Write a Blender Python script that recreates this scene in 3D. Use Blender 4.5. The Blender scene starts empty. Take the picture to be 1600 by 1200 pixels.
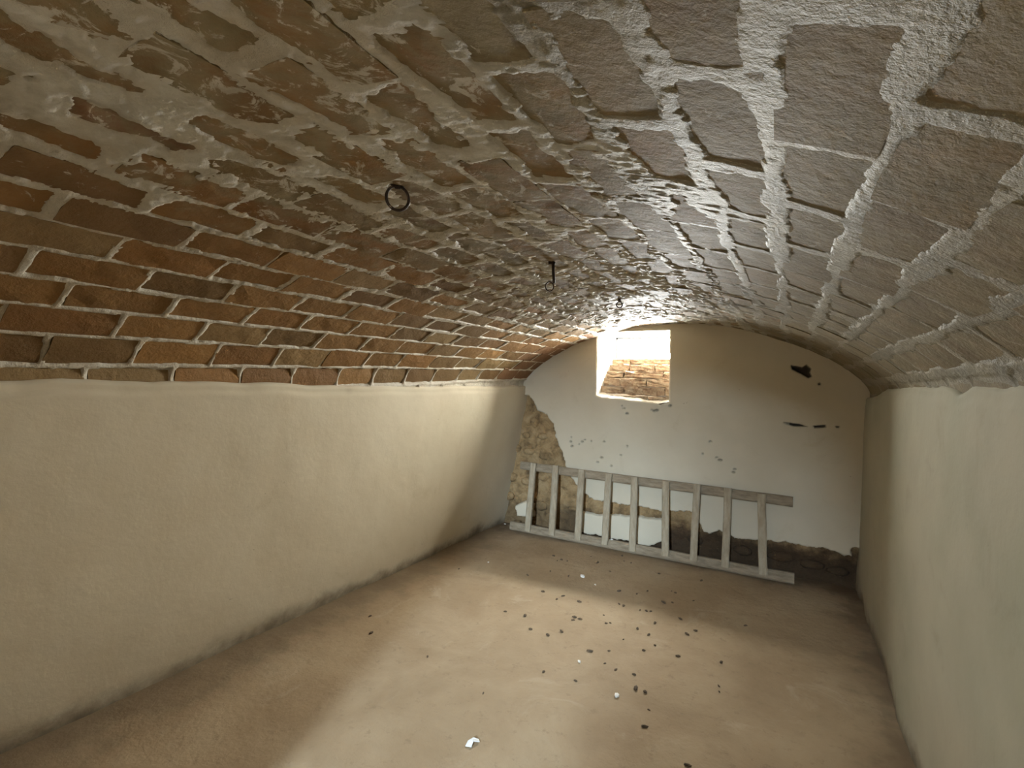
import bpy, bmesh, math, random
import numpy as np
from mathutils import Matrix, Vector

random.seed(7)
rng = np.random.default_rng(11)
SC = bpy.context.scene
COL = SC.collection

# ------------------------------------------------------------------ camera
FPX, EYE = 760.0, 1.35
def camera_axes():
    v = np.array([(1235 - 800) / FPX, -(608 - 600) / FPX, 1.0]); v /= np.linalg.norm(v)
    rho = math.radians(1.6)
    u = np.array([math.sin(rho), math.cos(rho), 0.0]); u -= v * u.dot(v); u /= np.linalg.norm(u)
    x = np.cross(v, u)
    if x[0] < 0:
        x = -x
    return np.array([x, v, u])
AX = camera_axes()
cam_data = bpy.data.cameras.new('camera')
cam_data.sensor_width = 36.0
cam_data.lens = FPX / 1600 * 36.0
cam_data.clip_start = 0.02
cam = bpy.data.objects.new('camera', cam_data)
COL.objects.link(cam)
mw = Matrix.Identity(4)
for i in range(3):
    mw[i][0], mw[i][1], mw[i][2] = AX[i][0], AX[i][1], -AX[i][2]
mw[2][3] = EYE
cam.matrix_world = mw
SC.camera = cam

# ------------------------------------------------------------------ light
SKY = 420.0
world = bpy.data.worlds.new('daylight')
SC.world = world
world.use_nodes = True
bg = world.node_tree.nodes['Background']
# white overcast sky above the horizon, duller ground below it
_n = world.node_tree.nodes; _l = world.node_tree.links
_tc = _n.new('ShaderNodeTexCoord'); _sp = _n.new('ShaderNodeSeparateXYZ'); _mr = _n.new('ShaderNodeMapRange')
_mr.inputs[1].default_value = -0.04; _mr.inputs[2].default_value = 0.02
_mx = _n.new('ShaderNodeMix'); _mx.data_type = 'RGBA'
_mx.inputs[6].default_value = (0.50, 0.51, 0.50, 1); _mx.inputs[7].default_value = (0.99, 1.0, 0.93, 1)
_l.new(_tc.outputs['Generated'], _sp.inputs[0]); _l.new(_sp.outputs[2], _mr.inputs[0])
_l.new(_mr.outputs[0], _mx.inputs[0]); _l.new(_mx.outputs[2], bg.inputs['Color'])
bg.inputs['Strength'].default_value = SKY

def area(name, loc, target, sx, sy, power, color=(1, 1, 1), portal=False):
    l = bpy.data.lights.new(name, 'AREA')
    l.shape = 'RECTANGLE'; l.size = sx; l.size_y = sy; l.energy = power; l.color = color
    l.cycles.is_portal = portal
    o = bpy.data.objects.new(name, l); COL.objects.link(o)
    o.location = loc
    o.rotation_euler = (Vector(target) - Vector(loc)).to_track_quat('-Z', 'Z').to_euler()
    return o
area('window_portal', (-1.13, 4.43, 1.68), (-1.13, 3.0, 1.68), 0.66, 0.34, 1, portal=True)
area('doorway_daylight', (0.0, -3.5, 2.32), (-0.6, 3.0, 0.2), 0.17, 0.85, 500, (0.66, 0.84, 1.0))  # added unseen area light, standing in for daylight from the doorway behind

vs = SC.view_settings
SC.display_settings.display_device = 'sRGB'
vs.view_transform = 'Standard'; vs.look = 'None'; vs.gamma = 1.0
vs.use_curve_mapping = False
vs.exposure = 0.25
SC.cycles.max_bounces = 12
SC.cycles.diffuse_bounces = 4
SC.cycles.sample_clamp_indirect = 6.0

# ------------------------------------------------------------------ helpers
def onplane(px, py, axis, val):
    """point of the room under a place in the picture, on the plane axis=val"""
    r = AX @ np.array([(px - 800) / FPX, -(py - 600) / FPX, 1.0])
    c = np.array([0, 0, EYE])
    return c + r * (val - c[axis]) / r[axis]

_lat = rng.random((256, 256))
def vnoise(a, b):
    ai = np.floor(a).astype(int); bi = np.floor(b).astype(int)
    fa = a - ai; fb = b - bi
    fa = fa * fa * (3 - 2 * fa); fb = fb * fb * (3 - 2 * fb)
    g = lambda i, j: _lat[i & 255, j & 255]
    return ((g(ai, bi) * (1 - fa) + g(ai + 1, bi) * fa) * (1 - fb)
            + (g(ai, bi + 1) * (1 - fa) + g(ai + 1, bi + 1) * fa) * fb) * 2 - 1
def fbm(a, b, freq, octaves=4, seed=0.0, gain=0.5):
    a = np.asarray(a, float) * freq + 17.3 * seed; b = np.asarray(b, float) * freq + 9.7 * seed
    out = np.zeros(np.broadcast(a, b).shape); amp = 1.0; tot = 0
    for _ in range(octaves):
        out += amp * vnoise(a, b); tot += amp
        a = a * 2.03 + 5.1; b = b * 2.03 + 3.3; amp *= gain
    return out / tot
def sstep(e0, e1, x):
    t = np.clip((x - e0) / (e1 - e0), 0, 1)
    return t * t * (3 - 2 * t)

def link(name, me, mat=None, parent=None, smooth=True):
    o = bpy.data.objects.new(name, me)
    COL.objects.link(o)
    if mat is not None and not me.materials:
        me.materials.append(mat)
    if parent is not None:
        o.parent = parent
    if smooth and len(me.polygons):
        me.polygons.foreach_set('use_smooth', np.ones(len(me.polygons), bool))
    return o
def grid_mesh(name, P, keep=None, flip=False):
    """P: (n, m, 3) array of points; keep: (n-1, m-1) mask of faces"""
    n, m = P.shape[:2]
    idx = np.arange(n * m).reshape(n, m)
    q = np.stack([idx[:-1, :-1], idx[1:, :-1], idx[1:, 1:], idx[:-1, 1:]], -1)
    q = q[keep] if keep is not None else q.reshape(-1, 4)
    if flip:
        q = q[:, ::-1]
    me = bpy.data.meshes.new(name)
    V = P.reshape(-1, 3)
    me.vertices.add(len(V)); me.vertices.foreach_set('co', V.astype(np.float32).ravel())
    me.loops.add(q.size); me.loops.foreach_set('vertex_index', q.astype(np.int32).ravel())
    me.polygons.add(len(q))
    me.polygons.foreach_set('loop_start', np.arange(0, q.size, 4, dtype=np.int32))
    me.update(calc_edges=True)
    return me
def pydata(name, v, f):
    me = bpy.data.meshes.new(name); me.from_pydata([tuple(p) for p in v], [], f); me.update()
    return me
def tag(o, label, cat, group=None, kind=None):
    o['label'] = label; o['category'] = cat
    if group: o['group'] = group
    if kind: o['kind'] = kind
    return o
def bm_obj(name, bm, mat, parent=None, smooth=True):
    bmesh.ops.recalc_face_normals(bm, faces=bm.faces)
    me = bpy.data.meshes.new(name); bm.to_mesh(me); bm.free()
    return link(name, me, mat, parent, smooth)
def tube(bm, pts, r, seg=8, closed=False, jit=0.0):
    pts = [Vector(p) for p in pts]; n = len(pts); rings = []
    prev = None
    for i, p in enumerate(pts):
        a = pts[(i - 1) % n] if closed or i else p
        b = pts[(i + 1) % n] if closed or i < n - 1 else p
        t = (b - a).normalized()
        if prev is None:
            ref = Vector((0, 0, 1)) if abs(t.z) < .9 else Vector((1, 0, 0))
            s = t.cross(ref).normalized()
        else:
            s = (prev - t * prev.dot(t)).normalized()
        prev = s; w = t.cross(s)
        rr = r * (1 + random.uniform(-jit, jit))
        rings.append([bm.verts.new(p + (s * math.cos(k * 2 * math.pi / seg) + w * math.sin(k * 2 * math.pi / seg)) * rr) for k in range(seg)])
    last = n if closed else n - 1
    for i in range(last):
        A, B = rings[i], rings[(i + 1) % n]
        for k in range(seg):
            bm.faces.new([A[k], A[(k + 1) % seg], B[(k + 1) % seg], B[k]])
    if not closed:
        bm.faces.new(rings[0]); bm.faces.new(rings[-1][::-1])

# ------------------------------------------------------------------ materials
def nodes_of(name):
    m = bpy.data.materials.new(name); m.use_nodes = True
    nt = m.node_tree; nt.nodes.clear()
    out = nt.nodes.new('ShaderNodeOutputMaterial'); b = nt.nodes.new('ShaderNodeBsdfPrincipled')
    nt.links.new(b.outputs[0], out.inputs[0])
    return m, nt, b
class NB:
    def __init__(s, nt):
        s.nt = nt; s.geo = nt.nodes.new('ShaderNodeNewGeometry').outputs['Position']
        s.sep = nt.nodes.new('ShaderNodeSeparateXYZ'); nt.links.new(s.geo, s.sep.inputs[0])
    def l(s, a, b): s.nt.links.new(a, b)
    def noise(s, scale, detail=4, rough=.55, stretch=None, dist=0.0):
        n = s.nt.nodes.new('ShaderNodeTexNoise'); n.inputs['Scale'].default_value = scale
        n.inputs['Detail'].default_value = detail; n.inputs['Roughness'].default_value = rough
        n.inputs['Distortion'].default_value = dist
        src = s.geo
        if stretch:
            mp = s.nt.nodes.new('ShaderNodeMapping'); mp.inputs['Scale'].default_value = stretch
            s.l(s.geo, mp.inputs[0]); src = mp.outputs[0]
        s.l(src, n.inputs['Vector']); return n.outputs['Fac']
    def ramp(s, fac, stops):
        r = s.nt.nodes.new('ShaderNodeValToRGB'); e = r.color_ramp.elements
        while len(e) < len(stops): e.new(.5)
        for k, (p, c) in enumerate(stops):
            e[k].position = p; e[k].color = (*c, 1) if len(c) == 3 else c
        s.l(fac, r.inputs[0]); return r.outputs[0]
    def step(s, fac, a, b):
        r = s.nt.nodes.new('ShaderNodeMapRange'); r.interpolation_type = 'SMOOTHSTEP'
        r.inputs[1].default_value = a; r.inputs[2].default_value = b
        s.l(fac, r.inputs[0]); return r.outputs[0]
    def math(s, op, a, b=None):
        m = s.nt.nodes.new('ShaderNodeMath'); m.operation = op
        for i, v in enumerate((a, b)):
            if v is None: continue
            if isinstance(v, (int, float)): m.inputs[i].default_value = v
            else: s.l(v, m.inputs[i])
        return m.outputs[0]
    def mix(s, fac, a, b, mode='MIX'):
        m = s.nt.nodes.new('ShaderNodeMix'); m.data_type = 'RGBA'; m.blend_type = mode
        if isinstance(fac, (int, float)): m.inputs[0].default_value = fac
        else: s.l(fac, m.inputs[0])
        for i, v in ((6, a), (7, b)):
            if isinstance(v, tuple): m.inputs[i].default_value = (*v, 1)
            else: s.l(v, m.inputs[i])
        return m.outputs[2]
    def bump(s, b, h, strength, dist=.01):
        n = s.nt.nodes.new('ShaderNodeBump'); n.inputs['Strength'].default_value = strength
        n.inputs['Distance'].default_value = dist; s.l(h, n.inputs['Height']); s.l(n.outputs[0], b.inputs['Normal'])

def plaster_mat(name, c1, c2, stain, green=0.0, base=0.10, pit=False):
    m, nt, b = nodes_of(name); n = NB(nt)
    col = n.ramp(n.noise(1.6, 5, .6), [(.3, c1), (.7, c2)])
    col = n.mix(n.math('MULTIPLY', n.step(n.noise(5, 6, .65, dist=.6), .55, .8), .35), col, stain)
    if green:
        col = n.mix(n.math('MULTIPLY', n.step(n.noise(1.1, 3), .4, .75), green), col, (.215, .23, .155))
    # splashes of earth that climb from the floor
    zz = n.math('ADD', n.sep.outputs[2], n.math('MULTIPLY', n.math('SUBTRACT', n.noise(4, 6, .7), .5), -base * 2.2))
    col = n.mix(n.math('MULTIPLY', n.step(zz, base, -.02), .85), col, (.10, .07, .04))
    spots = n.step(n.noise(34, 4, .6), .68, .76)
    col = n.mix(n.math('MULTIPLY', spots, n.math('MULTIPLY', n.step(n.noise(2.3, 2), .5, .7), .6)), col, (.13, .11, .09))
    if pit:                                   # dark specks, and the inner shade of the holes painted dark
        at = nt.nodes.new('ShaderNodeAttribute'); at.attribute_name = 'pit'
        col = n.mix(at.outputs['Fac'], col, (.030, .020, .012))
    n.l(col, b.inputs['Base Color']); b.inputs['Roughness'].default_value = .9
    n.bump(b, n.noise(24, 6, .6), .25, .006)
    return m
M_left = plaster_mat('left_plaster', (.50, .425, .305), (.57, .50, .37), (.38, .30, .19))
M_right = plaster_mat('right_plaster', (.32, .29, .215), (.385, .35, .265), (.21, .185, .12), green=.55)
M_back = plaster_mat('back_plaster', (.53, .46, .34), (.60, .53, .41), (.42, .33, .21), base=.02, pit=True)

def floor_mat():
    m, nt, b = nodes_of('earth_floor'); n = NB(nt)
    col = n.ramp(n.noise(2.2, 6, .62, dist=.4), [(.25, (.22, .148, .078)), (.55, (.305, .22, .13)), (.8, (.37, .285, .18))])
    col = n.mix(n.math('MULTIPLY', n.step(n.noise(7, 6, .7), .52, .75), .4), col, (.22, .15, .085))
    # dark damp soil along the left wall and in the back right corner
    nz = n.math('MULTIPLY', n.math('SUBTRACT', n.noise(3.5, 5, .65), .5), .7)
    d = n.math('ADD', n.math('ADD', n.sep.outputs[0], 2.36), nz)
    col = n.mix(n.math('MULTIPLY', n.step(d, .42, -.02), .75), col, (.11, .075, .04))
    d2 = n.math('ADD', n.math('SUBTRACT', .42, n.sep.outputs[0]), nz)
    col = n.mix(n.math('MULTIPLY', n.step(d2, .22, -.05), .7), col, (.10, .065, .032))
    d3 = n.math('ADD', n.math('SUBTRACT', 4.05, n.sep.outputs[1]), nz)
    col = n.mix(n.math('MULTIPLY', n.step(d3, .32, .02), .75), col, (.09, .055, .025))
    col = n.mix(n.math('MULTIPLY', n.step(n.noise(16, 7, .75), .54, .70), .45), col, (.15, .10, .055))
    col = n.mix(n.math('MULTIPLY', n.step(n.noise(3.2, 6, .7, dist=.8), .56, .72), .35), col, (.44, .36, .26))
    n.l(col, b.inputs['Base Color']); b.inputs['Roughness'].default_value = .88
    n.bump(b, n.noise(30, 7, .65), .45, .01)
    return m
M_floor = floor_mat()

def mortar_mat():
    m, nt, b = nodes_of('lime_mortar'); n = NB(nt)
    col = n.ramp(n.noise(9, 6, .65, dist=.5), [(.28, (.36, .30, .21)), (.5, (.50, .44, .34)), (.72, (.60, .56, .47))])
    col = n.mix(n.math('MULTIPLY', n.step(n.noise(22, 5, .7), .5, .72), .45), col, (.23, .17, .11))
    at = nt.nodes.new('ShaderNodeAttribute'); at.attribute_name = 'lime'
    lc = n.ramp(n.noise(16, 6, .7), [(.3, (.42, .38, .30)), (.62, (.72, .69, .61))])
    col = n.mix(n.math('MULTIPLY', at.outputs['Fac'], .9), col, lc)
    # olive-brown wash over the right flank's joints, with its dimness painted in
    olive_shade = n.ramp(n.noise(5, 5, .6), [(.3, (.11, .09, .05)), (.7, (.22, .185, .115))])
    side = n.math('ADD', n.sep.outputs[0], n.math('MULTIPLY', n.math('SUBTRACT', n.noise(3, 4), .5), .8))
    col = n.mix(n.math('MULTIPLY', n.step(side, -.55, -.1), .95), col, olive_shade)
    n.l(col, b.inputs['Base Color']); b.inputs['Roughness'].default_value = .58
    n.bump(b, n.math('ADD', n.noise(26, 6, .7), n.noise(85, 5, .7)), .75, .010)
    return m
M_mortar = mortar_mat()

def brick_mat():
    m, nt, b = nodes_of('fired_brick'); n = NB(nt)
    oi = nt.nodes.new('ShaderNodeObjectInfo')
    col = n.mix(n.math('MULTIPLY', n.noise(26, 5, .65), .6), oi.outputs['Color'], (.14, .09, .038))
    # thin limewash left on the bricks of the crown and of the right flank
    wash = n.math('ADD', n.math('MULTIPLY', n.step(n.sep.outputs[0], -1.75, -1.0), .62), n.math('MULTIPLY', n.math('SUBTRACT', n.noise(7, 6, .7, dist=.8), .5), 1.5))
    wc = n.ramp(n.noise(14, 5, .6), [(.3, (.125, .095, .04)), (.72, (.27, .22, .13))])
    col = n.mix(n.step(wash, .25, .85), col, wc)
    # ragged flecks of old lime still sticking to the brick faces of the crown
    fl = n.math('ADD', n.noise(15, 7, .75, dist=1.0), n.math('MULTIPLY', n.step(n.sep.outputs[0], -1.7, -1.1), .12))
    fl = n.math('SUBTRACT', fl, n.math('MULTIPLY', n.step(n.sep.outputs[0], -.6, -.1), .06))
    col = n.mix(n.math('MULTIPLY', n.step(fl, .66, .72), .8), col, n.ramp(n.noise(30, 4), [(.3, (.40, .36, .28)), (.7, (.62, .58, .50))]))
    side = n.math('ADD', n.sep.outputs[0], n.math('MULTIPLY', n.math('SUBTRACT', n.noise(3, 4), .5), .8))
    olive_shade = n.ramp(n.noise(6, 6, .68), [(.3, (.09, .068, .034)), (.7, (.20, .16, .095))])
    col = n.mix(n.math('MULTIPLY', n.step(side, -.5, .05), .7), col, olive_shade)  # right flank bricks: olive-brown tone, darkened to paint in the flank's dimness
    n.l(col, b.inputs['Base Color']); b.inputs['Roughness'].default_value = .72; b.inputs['Specular IOR Level'].default_value = .22
    n.bump(b, n.math('ADD', n.noise(14, 5, .7), n.noise(50, 6, .7)), .5, .010)
    return m
M_brick = brick_mat()

def simple(name, stops, scale, rough=.8, bump=.3, bd=.005, metal=0.0, stretch=None):
    m, nt, b = nodes_of(name); n = NB(nt)
    n.l(n.ramp(n.noise(scale, 5, .65, stretch=stretch), stops), b.inputs['Base Color'])
    b.inputs['Roughness'].default_value = rough; b.inputs['Metallic'].default_value = metal
    n.bump(b, n.noise(scale * 2.5, 5, .65, stretch=stretch), bump, bd)
    return m
def masonry_mat():
    m, nt, b = nodes_of('bare_masonry'); n = NB(nt)
    col = n.ramp(n.noise(11, 6, .68, dist=.4), [(.3, (.12, .075, .035)), (.5, (.33, .215, .10)), (.72, (.44, .31, .165))])
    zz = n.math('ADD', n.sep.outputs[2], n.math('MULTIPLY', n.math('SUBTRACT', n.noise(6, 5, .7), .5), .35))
    recess_shade = n.math('MULTIPLY', n.step(zz, .34, .16), n.math('ADD', n.math('MULTIPLY', n.step(n.sep.outputs[0], -1.95, -1.5), .4), .55))
    col = n.mix(recess_shade, col, (.045, .026, .012))  # shade of the low recess behind the ladder, painted as darker masonry
    n.l(col, b.inputs['Base Color']); b.inputs['Roughness'].default_value = .95
    n.bump(b, n.noise(28, 6, .68), .9, .018)
    return m
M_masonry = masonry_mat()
M_rubble = simple('rubble_stone', [(.3, (.11, .07, .04)), (.7, (.22, .155, .09))], 16, .9, .6)
M_wood = simple('old_grey_wood', [(.25, (.145, .105, .065)), (.5, (.25, .195, .13)), (.75, (.35, .285, .20))], 9, .85, .4, .003, stretch=(1.2, 5, 5))
M_rung = simple('worn_rung_wood', [(.25, (.24, .185, .12)), (.5, (.35, .285, .195)), (.75, (.45, .385, .285))], 9, .85, .4, .003, stretch=(5, 5, 1.2))
M_iron = simple('rusty_iron', [(.3, (.018, .013, .010)), (.75, (.055, .032, .02))], 60, .65, .5, .001, .5)
M_reveal = simple('reveal_limewash', [(.3, (.66, .60, .50)), (.7, (.76, .71, .62))], 8, .9, .4, .006)
M_sill = simple('weathered_sill_brick', [(.3, (.15, .08, .045)), (.5, (.27, .19, .12)), (.7, (.40, .33, .24))], 34, .95, .8, .01)
M_frame = simple('grey_frame', [(.3, (.012, .012, .012)), (.7, (.02, .02, .02))], 30, .6, .1)
M_paper = simple('white_paper', [(.3, (.74, .74, .73)), (.7, (.82, .82, .81))], 20, .8, .1)
M_chip = simple('plaster_chip', [(.3, (.66, .62, .55)), (.7, (.80, .78, .73))], 40, .9, .3)
M_crumb = simple('dark_crumb', [(.3, (.05, .035, .02)), (.7, (.13, .085, .05))], 60, .9, .3)
M_passage = simple('passage_plaster', [(.3, (.20, .17, .13)), (.7, (.27, .23, .18))], 3, .9, .2)
M_front = simple('dark_front_plaster', [(.3, (.07, .05, .035)), (.7, (.13, .10, .07))], 3, .9, .3)  # unseen front wall, its dark colour chosen to cut bounced light

# ------------------------------------------------------------------ floor
Y0, YB = -0.55, 4.0
def floor_h(x, y):
    return fbm(x, y, 1.3, 3, 1) * .006 + fbm(x, y, 9, 3, 2) * .0022
xs = np.arange(-2.52, .60, .02); ys = np.arange(Y0 - .25, YB + .30, .02)
X, Y = np.meshgrid(xs, ys, indexing='ij')
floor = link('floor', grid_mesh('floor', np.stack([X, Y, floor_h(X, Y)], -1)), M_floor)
tag(floor, 'worn beige-brown earthen floor of the vaulted cellar', 'floor', kind='structure')

# ------------------------------------------------------------------ barrel vault
XL, XR, ZS, RISE = -2.14, .46, 1.325, .522
XC, HW = (XL + XR) / 2, (XR - XL) / 2
_t = np.linspace(-math.pi / 2, math.pi / 2, 6001)
_x = XC + HW * np.sin(_t); _u = np.clip(np.abs(np.sin(_t)), 0, 1)
_z = ZS + RISE * (.5 * np.sqrt(1 - _u * _u) + .5 * (1 - _u * _u))
_s = np.concatenate([[0], np.cumsum(np.hypot(np.diff(_x), np.diff(_z)))])
STOT = _s[-1]
def vault_pt(s):
    s = np.asarray(s, float)
    x = np.interp(s, _s, _x); z = np.interp(s, _s, _z)
    z = z + np.minimum(s, 0) - np.maximum(s - STOT, 0)
    return x, z
def vault_n(s):
    x1, z1 = vault_pt(s - .03); x2, z2 = vault_pt(s + .03)
    tx, tz = x2 - x1, z2 - z1; L = np.hypot(tx, tz) + 1e-9
    return tz / L, -tx / L
CW, S0, PITCH = .1317, .05, .27
def drift(s, y):
    return .045 * (y - .8) * np.clip(1 - np.asarray(s) / 1.3, 0, 1)
NK0, NK1 = -1, 22
joints = {}
for k in range(NK0 - 1, NK1 + 1):
    ph = .06 if k % 2 == 0 else .20
    ph += random.uniform(-.02, .02) if k > 0 else 0
    js = [ph + PITCH * i + random.uniform(-.012, .012) for i in range(-4, 18)]
    joints[k] = np.array(js)

ys = [Y0 - .12]
while ys[-1] < YB + .07:
    ys.append(ys[-1] + (.009 if ys[-1] < .25 else .0045 if ys[-1] < 1.2 else .0065 if ys[-1] < 2.4 else .010))
ys = np.array(ys); ss = np.arange(-.07, STOT + .07, .0062)
S, Y = np.meshgrid(ss, ys, indexing='ij')
wS = S + fbm(S, Y, 14, 3, 3) * .007 + fbm(S, Y, 45, 2, 4) * .002
wY = Y + fbm(S, Y, 14, 3, 5) * .008 + fbm(S, Y, 45, 2, 6) * .002
tt = (wS - drift(wS, wY) - S0) / CW
K = np.floor(tt).astype(int); fr = (tt - K) * CW
dS = np.minimum(fr, CW - fr)
dY = np.full(S.shape, 1.0)
for k in joints:
    mk = K == k
    if mk.any():
        j = joints[k]; q = wY[mk]
        i = np.clip(np.searchsorted(j, q), 1, len(j) - 1)
        dY[mk] = np.minimum(np.abs(q - j[i - 1]), np.abs(q - j[i]))
d = np.minimum(dS, dY) - .0075
crown = sstep(.35, 1.15, S) * (1 - .45 * sstep(2.0, 2.5, S))
rough = fbm(S, Y * 1.3, 26, 5, 9, .62)
fine = fbm(S * .7, Y * 1.6, 70, 3, 12, .6)
ridge = 1 - np.abs(fbm(S * .5, Y * 1.6, 19, 4, 10, .6))
cover = .003 + crown * (.016 + .030 * fbm(S, Y, 3.2, 3, 8) + .014 * sstep(1.4, 2.6, Y) * (1 - .6 * sstep(1.9, 2.4, S)))
rag = fbm(S, Y * .8, 18, 4, 14, .62) * (.004 + .024 * crown) + fbm(S * 1.2, Y * .8, 60, 3, 15, .6) * (.0025 + .006 * crown)
g = d - np.maximum(cover, .003 + .004 * crown) + rag * (.55 + .45 * sstep(.0, .03, cover))                       # negative where lime and mortar cover the bricks
lime = sstep(.003, -.003, g)
h = .0025 * lime - .011 * (1 - lime) + .0016 * rough + .0012 * fine * (.5 + crown)
h += crown * lime * sstep(-.002, -.03, g) * (.0015 + .004 * rough + .002 * fine)
near_win = sstep(1.1, 2.4, Y)
h += crown * (.0040 * rough + .010 * (ridge - .8) + .002 * fine) * near_win
h -= .006 * crown * sstep(.30, .55, fbm(S * .8, Y * 1.4, 13, 4, 16, .6)) * lime
big = fbm(S, Y, 2.2, 2, 13) * .008 * crown
flank = sstep(1.75, 2.25, S)
h = h * (1 - .72 * flank) + .0014 * flank
h += big
vx, vz = vault_pt(S); nx, nz = vault_n(S)
P = np.stack([vx + nx * h, Y, vz + nz * h], -1)
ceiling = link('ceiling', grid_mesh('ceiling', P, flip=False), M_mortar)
at = ceiling.data.attributes.new('lime', 'FLOAT', 'POINT')
at.data.foreach_set('value', np.clip(sstep(.004, -.03, g) * crown * (.75 + .9 * fbm(S, Y, 2.4, 3, 17)), 0, 1).astype(np.float32).ravel())
tag(ceiling, 'low brick barrel vault with limewash smeared over its crown', 'vault', kind='structure')

# bricks: a few shared meshes, each with a slightly uneven outline and face
def brick_mesh(i, L):
    r = random.Random(100 + i)
    W = CW - .008; T = .045
    nx_, ny_ = 4, 3
    v = []; f = []
    for a in range(nx_ + 1):
        for c in range(ny_):
            u = (a / nx_ - .5) * L; w = (c / (ny_ - 1) - .5) * W
            if a in (0, nx_): u += r.uniform(-.006, .004) * (1 if a else -1)
            if c in (0, ny_ - 1): w += r.uniform(-.004, .003) * (1 if c else -1)
            edge = a in (0, nx_) or c in (0, ny_ - 1)
            v.append((w, u, r.uniform(-.003, .0015) - (.0022 if edge else 0)))
    gi = lambda a, c: a * ny_ + c
    for a in range(nx_):
        for c in range(ny_ - 1):
            f.append((gi(a, c), gi(a + 1, c), gi(a + 1, c + 1), gi(a, c + 1)))
    loop = [gi(a, 0) for a in range(nx_ + 1)] + [gi(nx_, c) for c in range(1, ny_)] + [gi(a, ny_ - 1) for a in range(nx_ - 1, -1, -1)] + [gi(0, c) for c in range(ny_ - 2, 0, -1)]
    base = len(v)
    for q in loop:
        v.append((v[q][0], v[q][1], -T))
    n = len(loop)
    for q in range(n):
        f.append((loop[q], base + q, base + (q + 1) % n, loop[(q + 1) % n]))
    me = pydata('brick', v, f)
    bm = bmesh.new(); bm.from_mesh(me); bmesh.ops.recalc_face_normals(bm, faces=bm.faces); bm.to_mesh(me); bm.free()
    me.materials.append(M_brick)
    return me
variants = [brick_mesh(i, PITCH - .010) for i in range(10)]
palette = [(.235, .112, .030), (.185, .085, .023), (.27, .138, .040), (.165, .094, .032), (.24, .122, .034), (.21, .135, .055), (.29, .185, .08), (.14, .074, .024)]
# bricks that the photograph shows clearly darker or redder (near s, Y)
special = [(1.15, .50, (.16, .06, .03)), (2.52, 1.02, (.12, .055, .032)), (2.20, .45, (.13, .06, .04)), (1.90, .52, (.09, .05, .028)), (2.40, .66, (.17, .10, .065)), (2.63, 1.35, (.16, .09, .06))]
spots = []
for k in range(NK0, NK1):
    j = joints[k]
    for a, c in zip(j[:-1], j[1:]):
        yc = (a + c) / 2
        if yc < Y0 - .1 or yc > YB + .10: continue
        sc = S0 + CW * (k + .5); sc = sc + float(drift(sc, yc))
        spots.append((sc, yc, c - a))
def brick_matrix(sc, yc, ln):
    x, z = vault_pt(sc); n_x, n_z = vault_n(np.array(sc))
    fl = float(np.clip((sc - 1.75) / .5, 0, 1))
    n = Vector((float(n_x), 0, float(n_z))); e2 = Vector((0, 1, 0)); e1 = e2.cross(n)
    off = float(fbm(np.array(sc), np.array(yc), 2.2, 2, 13)) * .008 * float(np.clip((sc - .45) / .8, 0, 1)) + .0035 - .0015 * fl + random.uniform(-.0035, .0035) * (1 - .6 * fl)
    loc = Vector((float(x), yc, float(z))) + n * off
    rot = Matrix((e1, e2, n)).transposed().to_4x4()
    rot = rot @ Matrix.Rotation(random.uniform(-.012, .012), 4, 'Z') @ Matrix.Rotation(random.uniform(-.02, .02), 4, 'X')
    return Matrix.Translation(loc) @ rot @ Matrix.Diagonal((1, ln / PITCH, 1 - .55 * fl, 1)), loc
order = []
for sp in spots:
    M, loc = brick_matrix(*sp)
    v = (np.array(loc) - np.array([0, 0, EYE])) @ AX
    vis = v[2] > .05 and abs(v[0] / max(v[2], .05)) < 1.25 and abs(v[1] / max(v[2], .05)) < .98
    order.append((0 if vis else 1, float(np.linalg.norm(v)), sp, M))
order.sort(key=lambda t: (t[0], t[1]))
rest = []
for n_, (hid, dist, sp, M) in enumerate(order):
    me = variants[random.randrange(len(variants))]
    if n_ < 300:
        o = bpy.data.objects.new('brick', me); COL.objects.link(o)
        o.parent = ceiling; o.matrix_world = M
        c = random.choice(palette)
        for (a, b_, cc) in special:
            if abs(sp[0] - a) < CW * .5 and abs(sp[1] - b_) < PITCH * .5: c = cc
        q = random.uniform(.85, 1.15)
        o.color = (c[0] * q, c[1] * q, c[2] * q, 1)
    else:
        rest.append((me, M))
if rest:
    v = []; f = []
    for me, M in rest:
        b0 = len(v)
        v += [M @ x.co for x in me.vertices]; f += [[b0 + i for i in p.vertices] for p in me.polygons]
    o = link('brickwork', pydata('brickwork', v, f), M_brick, ceiling, smooth=False)
    o.color = (.18, .09, .045, 1); o['kind'] = 'stuff'

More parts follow.
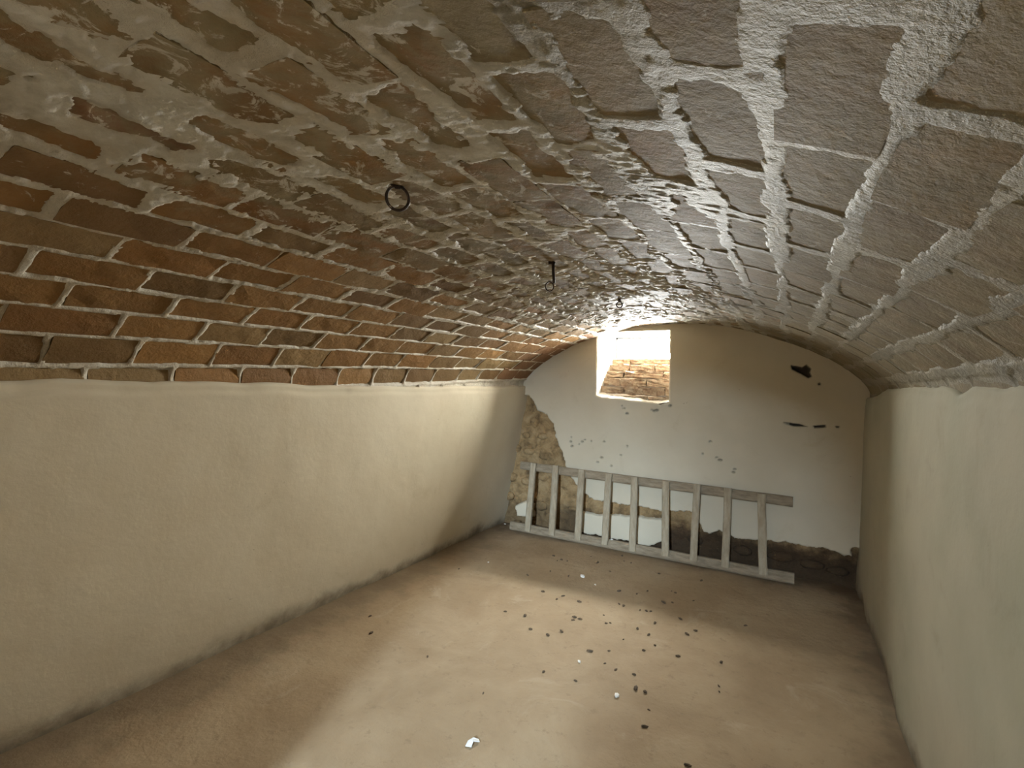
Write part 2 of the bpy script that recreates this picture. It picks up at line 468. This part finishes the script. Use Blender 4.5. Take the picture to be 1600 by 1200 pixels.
# ------------------------------------------------------------------ side walls
def side_wall(name, mat, xb, xt, top_fn, back_x, sgn, label, seed):
    ys = np.arange(Y0 - .12, YB + .26, .02)
    vv = np.concatenate([np.linspace(0, .93, 60), np.linspace(.94, 1.0, 9)])
    V, Yg = np.meshgrid(vv, ys, indexing='ij')
    top = top_fn(Yg)
    Z = -.03 + V * (top + .03)
    Xw = xb + (xt - xb) * np.clip(Z / 1.325, 0, 1.1)
    off = fbm(Yg, Z, 1.1, 3, seed) * .010 + fbm(Yg, Z, 7, 3, seed + 1) * .0025
    dt = top - Z
    off += -.007 * sstep(.055, .035, dt) * (.4 + .6 * sstep(-.2, .3, fbm(Yg, Z * 0, 3, 3, seed + 2))) - .012 * sstep(.012, .0, dt)
    # broken, bellied plaster foot
    off += sstep(.12, .0, Z) * (fbm(Yg, Z, 5, 3, seed + 3) * .018 - .004)
    Xw = Xw + sgn * off
    P = np.stack([Xw, Yg, Z], -1)
    cap = P[-1:].copy(); cap[..., 0] = back_x; cap[..., 2] += .004
    P = np.concatenate([P, cap], 0)
    o = link(name, grid_mesh(name, P), mat)
    tag(o, label, 'wall', kind='structure')
    return o
def top_left(y):
    return 1.318 - .012 * sstep(1.0, 2.0, y) + fbm(y, y * 0, 4, 4, 21) * .012 + .012 * sstep(3.2, 4.0, y)
def top_right(y):
    base = np.interp(y, [0, 1.2, 1.45, 1.8, 1.95, 2.1, 2.6, 3.3, 3.6, 4.0], [1.34, 1.36, 1.372, 1.378, 1.352, 1.375, 1.385, 1.362, 1.325, 1.30])
    return base + fbm(y, y * 0, 9, 4, 22) * .012
side_wall('wall_left', M_left, -2.36, -2.118, top_left, -2.22, 1, 'long cream plastered wall with a ragged top edge below the bricks', 31)
side_wall('wall_right', M_right, .42, .435, top_right, .56, -1, 'greenish-grey plastered wall beside the dark vault flank', 41)

# ------------------------------------------------------------------ back wall
def poly_sd(px, pz, poly):
    """signed distance, positive outside the polygon"""
    dmin = np.full(px.shape, 1e9); inside = np.zeros(px.shape, bool)
    n = len(poly)
    for i in range(n):
        x1, z1 = poly[i]; x2, z2 = poly[(i + 1) % n]
        ex, ez = x2 - x1, z2 - z1
        t = np.clip(((px - x1) * ex + (pz - z1) * ez) / (ex * ex + ez * ez + 1e-12), 0, 1)
        dmin = np.minimum(dmin, np.hypot(px - x1 - t * ex, pz - z1 - t * ez))
        c = ((z1 > pz) != (z2 > pz)) & (px < (x2 - x1) * (pz - z1) / (z2 - z1 + 1e-12) + x1)
        inside ^= c
    return np.where(inside, -dmin, dmin)
YP = 3.965                                   # face of the plaster
def wall_poly(pts):
    return [tuple(onplane(x, y, 1, YP)[[0, 2]]) for x, y in pts]
bare = wall_poly([(812, 620), (824, 619), (832, 628), (838, 641), (852, 650), (862, 663), (864, 685), (873, 703), (880, 722), (884, 742), (902, 762), (918, 782), (945, 786),
                  (965, 793), (1000, 795), (1035, 800), (1076, 803), (1090, 818), (1096, 834), (1108, 838), (1122, 832), (1138, 838), (1146, 846), (1200, 846), (1215, 851),
                  (1240, 853), (1262, 860), (1290, 862), (1318, 872), (1334, 874), (1336, 860), (1350, 866), (1352, 975), (740, 975), (740, 800), (790, 730), (800, 690), (808, 650)])
isles = [wall_poly([(905, 802), (960, 806), (1000, 806), (1034, 812), (1036, 846), (1012, 856), (980, 848), (955, 845), (930, 836), (906, 834)]),
         wall_poly([(803, 790), (818, 784), (832, 790), (830, 812), (806, 808)])]
hole = wall_poly([(1236, 571), (1254, 574), (1260, 570), (1267, 576), (1265, 582), (1268, 588), (1263, 591), (1252, 584), (1238, 577)])
gash = [wall_poly([(1224, 660), (1250, 663), (1262, 667), (1240, 666)]), wall_poly([(1270, 665), (1290, 664), (1291, 668), (1273, 669)]), wall_poly([(1305, 666), (1312, 666), (1311, 669), (1306, 669)])]
winp = [(-1.432, 1.262), (-1.436, 1.79), (-.846, 1.792), (-.84, 1.225), (-.90, 1.205), (-.95, 1.218), (-1.0, 1.222), (-1.06, 1.228), (-1.12, 1.224), (-1.2, 1.24), (-1.3, 1.242), (-1.40, 1.246)]
xs = np.arange(-2.62, .68, .006); zs = np.arange(-.06, 1.98, .006)
X, Z = np.meshgrid(xs, zs, indexing='ij')
wob = fbm(X, Z, 9, 5, 51, .6) * .030 + fbm(X, Z, 45, 3, 52) * .008
sd = poly_sd(X, Z, bare) + wob
for isl in isles:
    sd = np.maximum(sd, -(poly_sd(X, Z, isl) - .006) + wob * .8)
hd = poly_sd(X, Z, hole) + wob * .15
for g in gash:
    hd = np.minimum(hd, poly_sd(X, Z, g) + wob * .15 + .002)
for q, (px, py) in enumerate([(893, 683), (892, 690), (894, 697), (905, 694), (910, 690), (914, 687), (924, 689), (940, 715), (944, 690), (980, 697), (970, 711), (934, 722), (955, 728), (975, 638), (980, 646), (972, 634), (1022, 642), (1026, 641), (1018, 640), (1047, 634), (1120, 715), (1098, 709), (1125, 719), (1110, 690), (1280, 600), (1148, 733), (1146, 738)]):
    c = onplane(px, py, 1, YP)
    hd = np.minimum(hd, np.hypot((X - c[0]) * (.6 if q % 3 else 1), Z - c[2]) - (.004 + .004 * ((q * 7) % 5) / 5))
wd = poly_sd(X, Z, winp) + fbm(X, Z, 40, 2, 53) * .002 * sstep(1.5, 1.25, Z)
YY = YP + fbm(X, Z, 1.3, 3, 54) * .010 + fbm(X, Z, 8, 3, 55) * .0025
YY = YY + sstep(.014, -.004, sd) * .13 + .006 * sstep(.03, .0, sd)
YY = YY + sstep(.003, -.008, hd) * .06
# rounded plaster arris round the window
YY = YY + .012 * sstep(.016, 0, wd)
keep = (wd[:-1, :-1] > 0) & (wd[1:, 1:] > 0) & (wd[:-1, 1:] > 0) & (wd[1:, :-1] > 0)
wall_back = link('wall_back', grid_mesh('wall_back', np.stack([X, YY, Z], -1), keep=keep), M_back)
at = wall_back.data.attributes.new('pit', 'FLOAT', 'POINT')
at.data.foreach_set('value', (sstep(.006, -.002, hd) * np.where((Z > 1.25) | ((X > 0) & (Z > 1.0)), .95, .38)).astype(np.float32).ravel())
tag(wall_back, 'arched cream end wall with broken plaster round the leaning ladder', 'wall', kind='structure')
# the masonry behind the plaster
ym = YP + .050 + fbm(X, Z, 9, 4, 56) * .020 + fbm(X, Z, 30, 3, 57) * .006
ym += .05 * sstep(.30, .10, Z) * (1 - .6 * sstep(-1.2, -1.9, X)) + .015 * sstep(-1.7, -2.2, X)
ym += .14 * sstep(.003, -.008, hd)
keepm = (wd[:-1, :-1] > .012) & (wd[1:, 1:] > .012)
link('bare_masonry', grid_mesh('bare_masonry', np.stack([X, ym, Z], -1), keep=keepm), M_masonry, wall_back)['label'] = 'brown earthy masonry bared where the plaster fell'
# loose stones showing in the bared patch
def lump(r, sx, sy, sz, sub=1, jt=.22):
    bm = bmesh.new(); bmesh.ops.create_icosphere(bm, subdivisions=sub, radius=1)
    for v in bm.verts:
        q = 1 + r.uniform(-jt, jt)
        v.co = Vector((v.co.x * sx * q, v.co.y * sy * q, v.co.z * sz * q))
    return bm
r_ = random.Random(5)
for (px, py, sx, sz) in [(806, 700, .05, .035), (826, 705, .06, .03), (850, 712, .05, .035), (800, 745, .05, .04), (822, 752, .05, .035), (848, 745, .06, .04), (795, 775, .05, .04), (868, 770, .05, .03),
                         (845, 790, .06, .04), (808, 822, .04, .02), (835, 660, .04, .05), (848, 682, .05, .03), (822, 680, .035, .03), (895, 795, .05, .02), (1085, 845, .05, .04), (1160, 862, .06, .035), (1220, 872, .08, .035), (1270, 885, .07, .03), (1310, 895, .06, .03)]:
    p = onplane(px, py, 1, 4.02)
    if p[2] < .02: p[2] = .03
    yb = YP + .05 + (.04 if p[2] < .2 and p[0] > -1.6 else .008)
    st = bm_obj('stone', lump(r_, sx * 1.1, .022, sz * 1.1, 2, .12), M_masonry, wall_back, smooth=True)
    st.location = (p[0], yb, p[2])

# window: splayed opening through the wall
win = bpy.data.objects.new('window_1', None); COL.objects.link(win); win.location = (-1.14, YP, 1.22)
tag(win, 'small square cellar window with brick sill high in the end wall', 'window', kind='structure')
def add(name, me, mat, smooth=False):
    o = link(name, me, mat, None, smooth); o.parent = win; o.matrix_parent_inverse = Matrix.Translation(-win.location); return o
T = YB + .40
inn = [(-1.446, 1.19), (-1.446, 1.802), (-.830, 1.804), (-.830, 1.18)]
out = [(-1.405, 1.20), (-1.405, 1.782), (-.80, 1.785), (-.80, 1.19)]
def reveal(a, b, seed):
    n, m = 30, 24
    U, W = np.meshgrid(np.linspace(0, 1, n), np.linspace(0, 1, m), indexing='ij')
    A0, A1, B0, B1 = inn[a], inn[b], out[a], out[b]
    x = (A0[0] * (1 - U) + A1[0] * U) * (1 - W) + (B0[0] * (1 - U) + B1[0] * U) * W
    z = (A0[1] * (1 - U) + A1[1] * U) * (1 - W) + (B0[1] * (1 - U) + B1[1] * U) * W
    y = YP + .006 + W * (T - YP)
    nn = fbm(U * .5, W * .4, 9, 3, seed) * .005 * np.sin(np.pi * np.clip(W * 1.2, 0, 1))
    if abs(A0[0] - A1[0]) < .1: x = x + nn
    else: z = z + nn
    return grid_mesh('reveal', np.stack([x, y, z], -1))
add('reveal', reveal(0, 1, 61), M_reveal, True); add('reveal', reveal(1, 2, 62), M_reveal, True); add('reveal', reveal(2, 3, 63), M_reveal, True)
# outer wall ring that closes the thickness of the wall around the opening
def box(bm, x0, x1, y0, y1, z0, z1):
    bmesh.ops.create_cube(bm, size=1, matrix=Matrix.Translation(((x0 + x1) / 2, (y0 + y1) / 2, (z0 + z1) / 2)) @ Matrix.Diagonal((x1 - x0, y1 - y0, z1 - z0, 1)))
bm = bmesh.new()
box(bm, -3.0, -1.47, 4.22, T, -.1, 2.6); box(bm, -.765, 1.0, 4.22, T, -.1, 2.6)
box(bm, -1.47, -.765, 4.22, T, 1.83, 2.6); box(bm, -1.47, -.765, 4.22, T, -.1, 1.30)
box(bm, -3.0, 1.0, T, T + .18, 1.98, 2.06)  # unseen overhang added to cut steep sky light through the window
o = bm_obj('outer_masonry', bm, M_passage, wall_back, smooth=False)
# slender frame at the outer edge
bm = bmesh.new()
box(bm, -1.404, -1.392, T - .03, T - .01, 1.56, 1.782); box(bm, -.815, -.803, T - .03, T - .01, 1.56, 1.782)
box(bm, -1.404, -.803, T - .03, T - .01, 1.768, 1.782)
add('frame', (lambda me: me)(bm_obj('tmp', bm, M_frame, None, False).data), M_frame)
bpy.data.objects.remove(bpy.data.objects['tmp'])
# stepped sill of rough bricks
def rough_box(r, sx, sy, sz, cuts=3, amp=.006):
    bm = bmesh.new(); bmesh.ops.create_cube(bm, size=1)
    bmesh.ops.subdivide_edges(bm, edges=bm.edges[:], cuts=cuts, use_grid_fill=True)
    for v in bm.verts:
        v.co = Vector((v.co.x * sx + r.uniform(-amp, amp), v.co.y * sy + r.uniform(-amp, amp), v.co.z * sz + r.uniform(-amp, amp)))
    bmesh.ops.recalc_face_normals(bm, faces=bm.faces)
    me = bpy.data.meshes.new('brick'); bm.to_mesh(me); bm.free(); me.materials.append(M_sill); return me
rr = random.Random(9)
for (y0, y1, z0, z1, n, sh) in [(4.02, 4.2, 1.20, 1.262, 3, .0), (4.075, 4.26, 1.262, 1.335, 2, .1), (4.13, 4.32, 1.335, 1.405, 3, .04), (4.19, 4.36, 1.405, 1.468, 2, .14), (4.25, 4.395, 1.468, 1.532, 3, .0), (4.31, 4.395, 1.532, 1.590, 2, .12)]:
    w = .68 / n
    for q in range(n + 1):
        x0 = max(-1.47 + w * q - sh, -1.47); x1 = min(-1.47 + w * (q + 1) - sh, -.77)
        if x1 - x0 < .05: continue
        o = bpy.data.objects.new('brick', rough_box(rr, x1 - x0 - .008, y1 - y0, z1 - z0 - .005)); COL.objects.link(o)
        o.parent = win; o.matrix_parent_inverse = Matrix.Translation(-win.location)
        o.location = ((x0 + x1) / 2, (y0 + y1) / 2, (z0 + z1) / 2)
# mortar bed under the sill bricks and a crumbling front edge
xs = np.linspace(-1.45, -.80, 60); ws = np.linspace(0, 1, 22)
X, W = np.meshgrid(xs, ws, indexing='ij')
yy = YP + .004 + W * (4.392 - YP); zz = np.interp(W, [0, .10, .22, 1], [1.214, 1.236, 1.25, 1.575]) - .012 * sstep(.15, .4, W)
zz = zz + fbm(X, W, 16, 4, 65) * .012 + np.interp(X, [-1.43, -1.2, -1.0, -.9, -.84], [.03, .012, -.002, -.010, .008]) * (1 - W)
add('sill', grid_mesh('sill', np.stack([X, yy, zz], -1)), M_reveal, True)

# ------------------------------------------------------------------ front wall with the doorway and the passage behind the viewer
bm = bmesh.new()
DL, DR, DH = -.955, .27, 1.84
box(bm, -2.7, DL, -.75, Y0, -.1, 2.2); box(bm, DR, .8, -.75, Y0, -.1, 2.2); box(bm, DL, DR, -.75, Y0, DH, 2.2)
tag(bm_obj('wall_front', bm, M_front, None, False), 'plain plastered wall with the doorway the light enters by', 'wall', kind='structure')
ring = [(-1.15, -.72), (-1.15, -3.9), (.6, -3.9), (.6, -.72)]
v = [(x, y, -.05) for x, y in ring] + [(x, y, 3.0) for x, y in ring]
n = len(ring)
f = [(i, i + 1, n + i + 1, n + i) for i in range(n - 1)] + [tuple(range(n)), tuple(range(n, 2 * n))]
tag(link('wall_passage', pydata('wall_passage', v, f), M_passage, None, False), 'dim passage beyond the doorway', 'wall', kind='structure')

bm = bmesh.new(); box(bm, -.22, .62, -1.62, -1.50, -.02, 1.72)  # unseen block added to keep the doorway light off the right-hand floor
tag(bm_obj('light_blocker', bm, M_passage, None, False), 'unseen shoulder-high slab added to shade the right of the floor', 'wall', kind='structure')

# ------------------------------------------------------------------ ladder
lad = bpy.data.objects.new('ladder', None); COL.objects.link(lad); lad.location = (-1.06, 3.88, 0)
tag(lad, 'old grey wooden ladder lying on its side against the end wall', 'ladder')
def ladd(name, bm, mat):
    o = bm_obj(name, bm, mat, None, False); o.parent = lad; o.matrix_parent_inverse = Matrix.Translation(-lad.location); return o
r = random.Random(3)
def beam(p0, p1, up, depth, wdt, hgt, segs=14, amp=.002):
    """timber from p0 to p1; wdt along depth, hgt along up; gently uneven"""
    p0, p1 = Vector(p0), Vector(p1); t = (p1 - p0).normalized(); up = Vector(up).normalized(); dp = Vector(depth).normalized()
    bm = bmesh.new(); rings = []
    c = .16
    prof = [(-.5 + c, -.5), (.5 - c, -.5), (.5, -.5 + c), (.5, .5 - c), (.5 - c, .5), (-.5 + c, .5), (-.5, .5 - c), (-.5, -.5 + c)]
    for i in range(segs + 1):
        q = p0.lerp(p1, i / segs); ja, jb = r.uniform(-amp, amp), r.uniform(-amp, amp)
        rings.append([bm.verts.new(q + dp * (a * wdt + ja) + up * (b * hgt + jb)) for a, b in prof])
    for A, B in zip(rings, rings[1:]):
        for k in range(8): bm.faces.new([A[k], A[(k + 1) % 8], B[(k + 1) % 8], B[k]])
    bm.faces.new(rings[0]); bm.faces.new(rings[-1])
    return bm
LUP = Vector((0, .07, .57)).normalized(); LDP = LUP.cross(Vector((1, 0, 0)))
lo = lambda x: Vector((x, 3.868 + (x + 2.17) * .014, .041))
hi = lambda x: Vector((x, 3.925 + (x + 2.17) * .004, .588 - (x + 2.17) * .012))
ladd('rail', beam(lo(-2.185), lo(.055), LUP, LDP, .05, .072), M_wood)
ladd('rail', beam(hi(-2.125), hi(.035), LUP, LDP, .05, .070), M_wood)
rung_top = [-1.985, -1.768, -1.524, -1.285, -1.070, -.826, -.595, -.380, -.160]
rung_bot = [-2.000, -1.763, -1.525, -1.290, -1.062, -.806, -.602, -.381, -.135]
for a, b in zip(rung_top, rung_bot):
    t0, t1 = hi(a) + Vector((0, 0, .034 + r.uniform(-.004, .012))), lo(b) + Vector((0, 0, -.008 + r.uniform(-.01, .01)))
    t0 = t0 + Vector((0, -.030, 0)); t1 = t1 + Vector((0, -.030, 0))
    d = (t0 - t1).normalized()
    ladd('rung', beam(t1, t0, (Vector((1, 0, 0)) - d * d.x), LDP, .036, .051 + r.uniform(-.004, .004), 8, .0015), M_rung)

# ------------------------------------------------------------------ iron rings in the vault
def vault_z(x, y):
    return float(np.interp(x, _x, _z))
def facing(c):
    """unit axes (across, up) roughly facing the doorway"""
    d = Vector((c[0], c[1], 0)).normalized(); return Vector((d.y, -d.x, 0)), Vector((0, 0, 1))
def ring_pts(c, rad, tilt=0.0, squash=1.0, n=28):
    ac, up = facing(c)
    ac = (ac * math.cos(tilt) + Vector((c[0], c[1], 0)).normalized() * math.sin(tilt))
    return [Vector(c) + ac * math.cos(q * 2 * math.pi / n) * rad * squash + up * math.sin(q * 2 * math.pi / n) * rad for q in range(n)]
def iron(name, loc, label):
    o = bpy.data.objects.new(name, None); COL.objects.link(o); o.location = loc
    return tag(o, label, 'ring', 'iron rings hanging from the vault')
def part(root, name, bm):
    o = bm_obj(name, bm, M_iron); o.parent = root; o.matrix_parent_inverse = Matrix.Translation(-root.location); return o
# first: large ring in a staple
x, y = -.873, .919; z = 1.847
t = iron('iron_ring', (x, y, z), 'largest rusty iron ring hanging from a staple in the vault')
ac, up = facing((x, y))
bm = bmesh.new(); tube(bm, ring_pts((x, y, z - .040), .0305, .15, .92), .0038, 8, True, .08); part(t, 'ring', bm)
bm = bmesh.new(); tube(bm, [Vector((x, y, z + .03)) - ac * .010, Vector((x, y, z - .004)) - ac * .010, Vector((x, y, z - .014)) - ac * .004, Vector((x, y, z - .014)) + ac * .004, Vector((x, y, z - .004)) + ac * .010, Vector((x, y, z + .03)) + ac * .010], .0040, 8); part(t, 'staple', bm)
bm = bmesh.new(); box(bm, -.021, .021, -.005, .005, -.007, .010)
for v in bm.verts:
    v.co = Vector((x, y, z - .002)) + ac * (v.co.x * (1.0 if v.co.z > 0 else .75)) + Vector((0, v.co.y, v.co.z))
part(t, 'bracket', bm)
# second: bar with a small ring at its lower end
x, y = -.862, 1.817; z = 1.847
t = iron('iron_hanger', (x, y, z), 'straight iron hanger bar with a small ring at its lower end')
ac, up = facing((x, y))
bm = bmesh.new(); tube(bm, [Vector((x, y, z + .03)), Vector((x, y, z - .03)) + ac * .003, Vector((x, y, z - .086)) + ac * .008], .0068, 6, False, .1); part(t, 'bar', bm)
bm = bmesh.new(); box(bm, -.016, .010, -.004, .004, -.004, .008)
for v in bm.verts: v.co = Vector((x, y, z - .004)) + ac * v.co.x + Vector((0, v.co.y, v.co.z))
part(t, 'bracket', bm)
bm = bmesh.new(); c = Vector((x, y, z - .100)) - ac * .010; tube(bm, ring_pts(c, .0185, .3, .95), .0026, 8, True); part(t, 'ring', bm)
# third: small ring near the window
x, y = -.864, 2.728; z = 1.846
t = iron('iron_ring', (x, y, z), 'smallest iron ring, hanging from the vault close to the window')
ac, up = facing((x, y))
bm = bmesh.new(); tube(bm, [Vector((x, y, z + .03)), Vector((x, y, z - .022))], .008, 6, False, .1); part(t, 'staple', bm)
bm = bmesh.new(); tube(bm, ring_pts((x, y, z - .037), .0165, .1), .0034, 8, True); part(t, 'ring', bm)

# ------------------------------------------------------------------ scraps and crumbs on the floor
def on_floor(px, py):
    p = onplane(px, py, 2, 0.0); return p[0], p[1], float(floor_h(np.array(p[0]), np.array(p[1])))
# folded paper scrap
x, y, z = on_floor(738, 1163)
bm = bmesh.new()
pts = [(-.022, -.018, .002), (.002, -.022, .005), (.006, -.004, .016), (.026, .008, .006), (.018, .024, .003), (.000, .014, .014), (-.018, .004, .006)]
top = [bm.verts.new(p) for p in pts]; botv = [bm.verts.new((p[0] * .98, p[1] * .98, p[2] - .0025)) for p in pts]
cen = bm.verts.new((-.004, -.004, .013)); cenb = bm.verts.new((-.004, -.004, .010))
for i in range(7):
    j = (i + 1) % 7
    bm.faces.new([top[i], top[j], cen]); bm.faces.new([botv[j], botv[i], cenb]); bm.faces.new([top[i], botv[i], botv[j], top[j]])
o = bm_obj('paper_scrap', bm, M_paper, None, False); o.location = (x, y, z + .001); o.rotation_euler = (0, 0, .35)
tag(o, 'crumpled white paper scrap in the pale light on the floor', 'paper')
for (px, py, s, nm, mt, lab) in [(910, 902, .024, 'plaster_chip', M_chip, 'largest white plaster chip on the floor before the ladder'),
                         (964, 1088, .016, 'plaster_chip', M_chip, 'small pale stone chip at the right edge of the lit floor'),
                         (905, 1036, .011, 'plaster_chip', M_chip, 'thin white plaster chip midway across the lit floor'),
                         (930, 914, .009, 'plaster_chip', M_chip, 'tiny white chip just beside the largest plaster chip'),
                         (763, 879, .010, 'plaster_chip', M_chip, 'tiny white chip alone on the floor near the left wall'),
                         (789, 819, .012, 'plaster_chip', M_chip, 'tiny white chip in the back corner by the ladder end')]:
    x, y, z = on_floor(px, py)
    r2 = random.Random(px)
    o = bm_obj(nm, lump(r2, s, s * .75, s * .45), mt, None, False); o.location = (x, y, z + s * .33); o.rotation_euler = (0, 0, r2.uniform(0, 3))
    tag(o, lab, 'chip', 'pale chips on the floor')
for (px, xo, nmlab) in [(943, 0, 'white plaster flake lying on the lower ladder rail, longer of two'), (955, .03, 'white plaster flake lying on the lower ladder rail, shorter of two')]:
    x = onplane(px, 850, 1, 3.865)[0]; p = lo(x)
    r2 = random.Random(px); s = .020 if not xo else .014
    o = bm_obj('plaster_flake', lump(r2, s, .014, .006), M_chip, None, False); o.location = (p.x, p.y - .004, p.z + .041)
    tag(o, nmlab, 'chip', 'flakes on the ladder rail')
# dark crumbs
zoomed = [(255, 268), (272, 290), (292, 286), (318, 292), (325, 362), (240, 338), (133, 358), (205, 435), (298, 455), (270, 470), (376, 483), (28, 528), (122, 548), (147, 612), (228, 640), (292, 625),
          (352, 558), (346, 572), (378, 566), (425, 718), (562, 495), (583, 505), (645, 447), (695, 434), (808, 432), (826, 440), (812, 488), (710, 530), (850, 565), (730, 584), (648, 612), (880, 635),
          (920, 620), (730, 688), (676, 712), (838, 740), (1040, 768), (1155, 597), (632, 827), (640, 892), (684, 908), (702, 988), (680, 1064), (1032, 905), (1030, 880), (358, 856), (545, 805), (495, 774),
          (208, 815), (515, 716), (582, 662), (585, 292), (618, 300), (520, 340), (575, 268), (700, 640), (560, 435), (500, 588), (520, 586), (490, 548), (430, 270), (948, 384), (910, 478), (750, 350), (460, 300), (660, 525), (690, 528), (770, 488)]
crumb_px = [(a / 3 + 780, b / 3 + 780) for a, b in zoomed] + [(717, 889), (578, 963), (668, 1027), (580, 990), (1007, 1135), (1075, 1196), (755, 1085)]
crumbs = []
for i in range(6):
    bm = lump(random.Random(40 + i), 1, .65, .5); bmesh.ops.recalc_face_normals(bm, faces=bm.faces)
    me = bpy.data.meshes.new('crumb'); bm.to_mesh(me); bm.free(); me.materials.append(M_crumb); crumbs.append(me)
r2 = random.Random(77)
for (px, py) in crumb_px:
    x, y, z = on_floor(px, py)
    s = r2.uniform(.006, .014) * (1.25 if r2.random() < .2 else 1)
    o = bpy.data.objects.new('crumb', crumbs[r2.randrange(6)]); COL.objects.link(o)
    o.location = (x, y, z + s * .3); o.scale = (s * r2.uniform(1, 1.5), s, s); o.rotation_euler = (0, 0, r2.uniform(0, 3.1))
    where = ('in front of the lower ladder rail', 'before the ladder') if y > 2.9 else ('on the pale lit floor left of the white chips', 'on the lit floor') if px < 905 else ('on the brown floor beside the right wall', 'by the right wall') if px > 1010 else ('on the floor around the small white chips', 'around the white chips')
    tag(o, 'small dark crumb of earth ' + where[0], 'crumb', 'dark crumbs ' + where[1])
